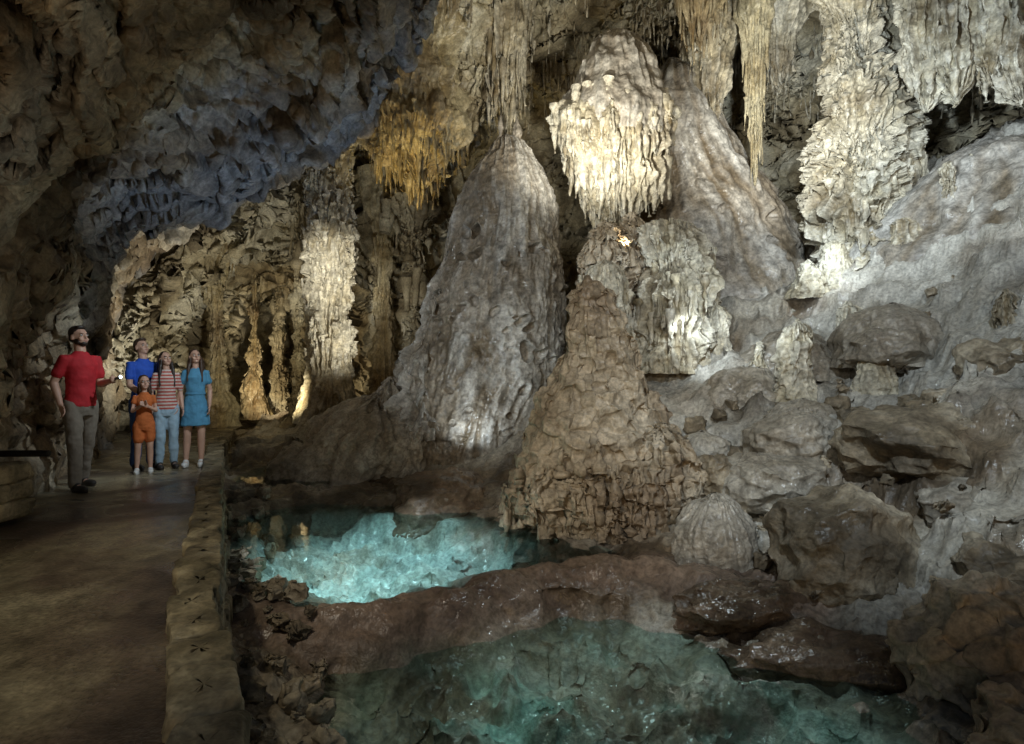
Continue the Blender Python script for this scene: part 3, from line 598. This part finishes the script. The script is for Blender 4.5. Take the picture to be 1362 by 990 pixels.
    for w in wear:
        k=w[0];mt=w[1];C=Body(S)
        if k in('shirt','top'):
            z0=.90
            C.sect([(z0,0,0,.166,.122),(z0+.02,0,0,.168,.124),(1.02,0,0,.152,.12),(1.14,0,0,.14*rf+.008,.11),(1.26,0,0,.153*rf,.117),(1.36,0,0,.165*rf,.118),(1.43,0,.005,.15*rf,.10),(1.475,0,.01,.10,.076),(1.52,0,.01,.064,.062)],24)
            for sgn in(-1,1):
                a=arms[sgn];C.limb([a[0]+Vector((-sgn*.04,0,.0)),a[0],a[0]+(a[1]-a[0])*w[2]],[.058*rf,.062*rf,.062*rf],14)
            C.obj(k,mt,e,.01,folds=.018)
        if k=='dress':
            hz=w[3]
            C.sect([(hz,0,0,.205,.165),(hz+.02,0,0,.21,.168),(.85,0,0,.185,.145),(1.0,0,0,.155,.122),(1.1,0,0,.132,.11),(1.24,0,0,.14,.112),(1.36,0,0,.148,.113),(1.43,0,.005,.135,.095),(1.475,0,.01,.09,.07),(1.51,0,.01,.062,.058)],28)
            for sgn in(-1,1):
                a=arms[sgn];C.limb([a[0]+Vector((-sgn*.03,0,0)),a[0],a[0]+(a[1]-a[0])*w[2]],[.052,.056,.06],14)
            C.obj(k,mt,e,.01,folds=.026)
            Bt=Body(S);Bt.sect([(1.09,0,0,.142,.118),(1.11,0,0,.144,.12),(1.13,0,0,.142,.118)],24);Bt.obj('belt',mt,e,.01)
        if k in('pants','shorts'):
            C.sect([(.80,0,0,.14,.11),(.86,0,0,.168,.124),(.94,0,0,.164,.12),(1.0,0,0,.15,.113),(1.02,0,0,.148,.111)],22)
            for sgn in(-1,1):
                l=legs[sgn];mid=(l[0]+l[1])/2
                if k=='pants': C.limb([l[0],mid,l[1],l[1]+(l[2]-l[1])*.5,l[2]+Vector((0,.01,-.02))],[.1,.09,.075,.07,.066*w[2]],16)
                else: C.limb([l[0],mid,l[1]+(l[0]-l[1])*.35],[.105,.1,.098],16)
            C.obj(k,mt,e,.01,folds=.026)
        if k=='shoes':
            for sgn in(-1,1):
                l=legs[sgn][2];C.ell((l.x,l.y-.01,.052),(.046,.07,.055));C.ell((l.x*1.05,l.y-.13,.036),(.048,.10,.038));C.sect([(.0,l.x,l.y-.08,.046,.145),(.012,l.x,l.y-.08,.048,.148),(.03,l.x,l.y-.08,.043,.135)],18)
            C.obj(k,mt,e,.008)
    return e,S
RED=plain('red_polo_fabric',(.42,.012,.02),.8,var=.12);KHAKI=plain('khaki_fabric',(.20,.17,.135),.85,var=.12);BLUEF=plain('blue_shirt_fabric',(.02,.09,.5),.8,var=.12)
JEAN=plain('dark_denim',(.04,.09,.26),.85,var=.2);LJEAN=plain('light_denim',(.32,.45,.55),.85,var=.12);ORG=plain('rust_orange_fabric',(.50,.13,.03),.85,var=.12)
DENIM=plain('chambray_fabric',(.08,.26,.42),.85,var=.12);STR=plain('striped_fabric',(.45,.09,.07),.85,var=.08,stripes=((.6,.5,.45),22.))
DKSH=plain('dark_leather',(.03,.025,.022),.5);WHSH=plain('white_canvas',(.65,.65,.63),.7)
GR=64
person('tour_guide',(-4.95,6.9,0),1.86,GR,(((-.235,.06,1.17)),((-.23,-.06,.93))),((.20,-.02,1.15),(.17,-.27,1.19)),(-.13,-.14,0),(.12,.18,0),10,10,False,(DKHAIR,'short','beard'),
  [('shirt',RED,.62),('pants',KHAKI,1),('shoes',DKSH)],gripL=1.0)
person('visiting_father',(-5.12,8.35,0),1.80,56,((-.20,-.06,1.15),(-.10,-.26,1.0)),((.22,0,1.17),(.22,-.1,.92)),(-.1,0,0),(.12,.03,0),16,12,False,(BROWNHAIR,'short'),
  [('shirt',BLUEF,.6),('pants',JEAN,1),('shoes',DKSH)])
person('child_in_orange',(-4.86,7.95,0),1.26,30,((-.19,-.06,1.17),(-.04,-.18,1.28)),((.19,-.06,1.17),(.06,-.18,1.26)),(-.12,0,0),(.1,0,0),8,15,True,(BROWNHAIR,'long',.08),
  [('top',ORG,.35),('shorts',ORG),('shoes',WHSH)],hs=1.18)
person('visiting_mother',(-4.80,8.35,0),1.62,38,((-.20,.03,1.16),(-.20,-.05,.92)),((.20,.03,1.16),(.21,-.08,.92)),(-.09,0,0),(.11,.02,0),14,15,True,(DKHAIR,'long',.2),
  [('top',STR,.75),('pants',LJEAN,.85),('shoes',DKSH)])
person('teenage_girl',(-4.50,8.55,0),1.66,22,((-.21,.03,1.16),(-.23,-.05,.92)),((.20,.03,1.16),(.20,-.05,.92)),(-.13,0,0),(.08,0,0),15,20,True,(BROWNHAIR,'long',.16),
  [('dress',DENIM,.5,.62),('shoes',WHSH)])
S=1.86/1.8;rz=math.radians(GR)
lx,ly,lz=.16,-.38,1.215
gx=-4.95+(lx*math.cos(rz)-ly*math.sin(rz))*S;gy=6.9+(lx*math.sin(rz)+ly*math.cos(rz))*S;gz=lz*S
e=bpy.data.objects.new('flashlight',None);e.location=(gx,gy,gz);e.rotation_euler=(0,math.radians(75),math.radians(-20));sc.collection.objects.link(e)
def fl(name,prof,mat):
    n=20;V=[];Fc=[]
    for z,r in prof: V+=[(r*math.cos(6.2832*i/n),r*math.sin(6.2832*i/n),z) for i in range(n)]
    for a in range(len(prof)-1):
        for i in range(n): Fc.append((a*n+i,a*n+(i+1)%n,(a+1)*n+(i+1)%n,(a+1)*n+i))
    me=bpy.data.meshes.new(name);me.from_pydata(V,[],Fc);me.materials.append(mat);o=bpy.data.objects.new(name,me);o.parent=e;sc.collection.objects.link(o)
fl('barrel',[(-.09,.001),(-.09,.015),(.03,.015),(.05,.022),(.075,.022),(.075,.019)],plain('black_metal',(.03,.03,.03),.35,.6))
fl('lens',[(.070,.019),(.071,.001)],plain('lit_lens',(.8,.9,1),.3,em=(.75,.9,1,12)))
A=Acc();p=W(2,655,5.3)
for i in range(3): stone(A,(p[0]-.05,5.3,.12+.16*i),(.42,.42,.17),.1*i,300+i,30,20,.35,.1)
A.build('stone_post',M['kerb'])
bpy.ops.mesh.primitive_cylinder_add(radius=.03,depth=1.9,location=(p[0]-.6,5.35,.60),rotation=(0,math.radians(90),.05));o=bpy.context.object;o.name='handrail';o.data.materials.append(bpy.data.materials['black_metal'])
o.modifiers.new('b','BEVEL').width=.008
print('people',time.time()-T0)
# ---------------------------------------------------------------- lights
def spot(p,tgt,E,col,ang=90,r=.1,blend=.8):  # serves the cave's own lamps and added unseen fill spots alike
    l=bpy.data.lights.new('cave_lamp_or_fill','SPOT');l.energy=E;l.color=col;l.spot_size=math.radians(ang);l.spot_blend=blend;l.shadow_soft_size=r
    o=bpy.data.objects.new('cave_lamp_or_fill',l);o.location=p
    o.rotation_euler=(Vector(tgt)-Vector(p)).to_track_quat('-Z','Y').to_euler();sc.collection.objects.link(o)
COOL=(.80,.92,1);NEU=(1,.95,.80);WARM=(1,.82,.52);BLUE=(.48,.66,1)
spot((-3.2,3.6,2.8),(-.1,10.5,2.8),640,COOL,52,.1)
spot((-1.1,1.6,3.2),(1.0,7.3,.9),330,NEU,52,.1)  # added front light, lifts the popcorn stalagmite
spot((-.9,4.0,4.0),(1.9,10.8,5.2),400,NEU,42,.1)
spot((3.0,6.0,4.4),(6.3,11,5.8),1000,COOL,75,.1)
spot((1.4,2.0,4.4),(4.8,8,1.2),780,COOL,78,.12)
spot((5.2,6.0,5.2),(7.8,10,3.6),330,COOL,80,.12)
spot((-2.6,10.9,1.4),(-3.75,12.4,3.6),140,NEU,120,.06)
spot((-2.3,6.5,3.4),(-3.75,12.4,3.4),1300,NEU,20,.08)
spot(W(520,330,10.4),W(545,180,11.4),130,(1,.70,.18),90,.05)
spot(W(900,440,8.6),W(820,190,10.6),70,COOL,70,.06)
spot(W(830,325,9.7),W(838,285,10.4),16,WARM,130,.04)
spot((-1.0,6.9,4.2),(-1.4,6.5,-.5),1150,(.84,.97,1),38,.04)
spot((1.2,5.6,4.0),(.8,3.8,-.8),360,(.80,.95,1),42,.04)
spot((-1.6,2.6,2.6),(-.3,5.1,-.4),90,(1,.88,.74),56,.08)  # unseen spot put in to brighten the dam rim
spot((-2.1,7.6,.3),(-3.1,8.8,4.4),170,BLUE,90,.06)
spot((-1.4,2.0,.5),(-3.2,5,3.8),75,(1,.82,.56),120,.08)
spot((-2.2,6.5,3.4),(-5.1,8.0,.9),290,COOL,50,.08)
spot((-2.4,1.6,3.8),(-2.7,3.3,0),150,(1,.90,.66),60,.1)
spot((-5.0,11.2,.4),(-7.2,12.3,2.8),300,NEU,110,.04)
spot((-4.2,11.6,.6),(-6.4,15,2.2),130,(1,.86,.55),90,.06)
spot((-6.6,15.2,.6),(-6.2,18,1.8),220,WARM,120,.05)  # added warm glow for the far end of the passage
spot((.9,7.6,3.8),(2.0,12.8,9.5),780,NEU,95,.1)  # added fill spot, lightens the dark upper vault
spot((4.0,8.5,4.5),(5.5,14,8.0),400,NEU,95,.1)  # second added vault fill, aimed further right
spot(W(612,590,9.0),W(640,500,10),26,COOL,130,.03)
spot((2.6,7.6,2.2),(4.6,10.2,2.4),120,COOL,100,.05)
spot(W(905,425,9.0),W(925,470,9.8),24,COOL,110,.02)
spot(W(1110,300,9.4),W(1090,375,10.3),70,COOL,100,.02)
spot(W(845,465,7.7),W(850,510,8.5),14,NEU,110,.02)
w=bpy.data.worlds.new('World');sc.world=w;w.use_nodes=True;nt=w.node_tree
sky=nt.nodes.new('ShaderNodeTexSky');sky.sky_type='NISHITA';sky.sun_disc=False;sky.sun_elevation=math.radians(12);sky.sun_rotation=math.radians(180)
bg=nt.nodes['Background'];bg.inputs[1].default_value=.026;nt.links.new(sky.outputs[0],bg.inputs[0])
cam=bpy.data.cameras.new('camera');cam.sensor_width=36;cam.lens=36*FL/1362;cam.clip_end=200;cam.clip_start=.05
co=bpy.data.objects.new('camera',cam);co.location=(0,0,EYE);co.rotation_euler=(math.radians(90),0,0);sc.collection.objects.link(co);sc.camera=co
sc.view_settings.view_transform='Standard';sc.view_settings.look='None';sc.view_settings.exposure=0
print('done',time.time()-T0)
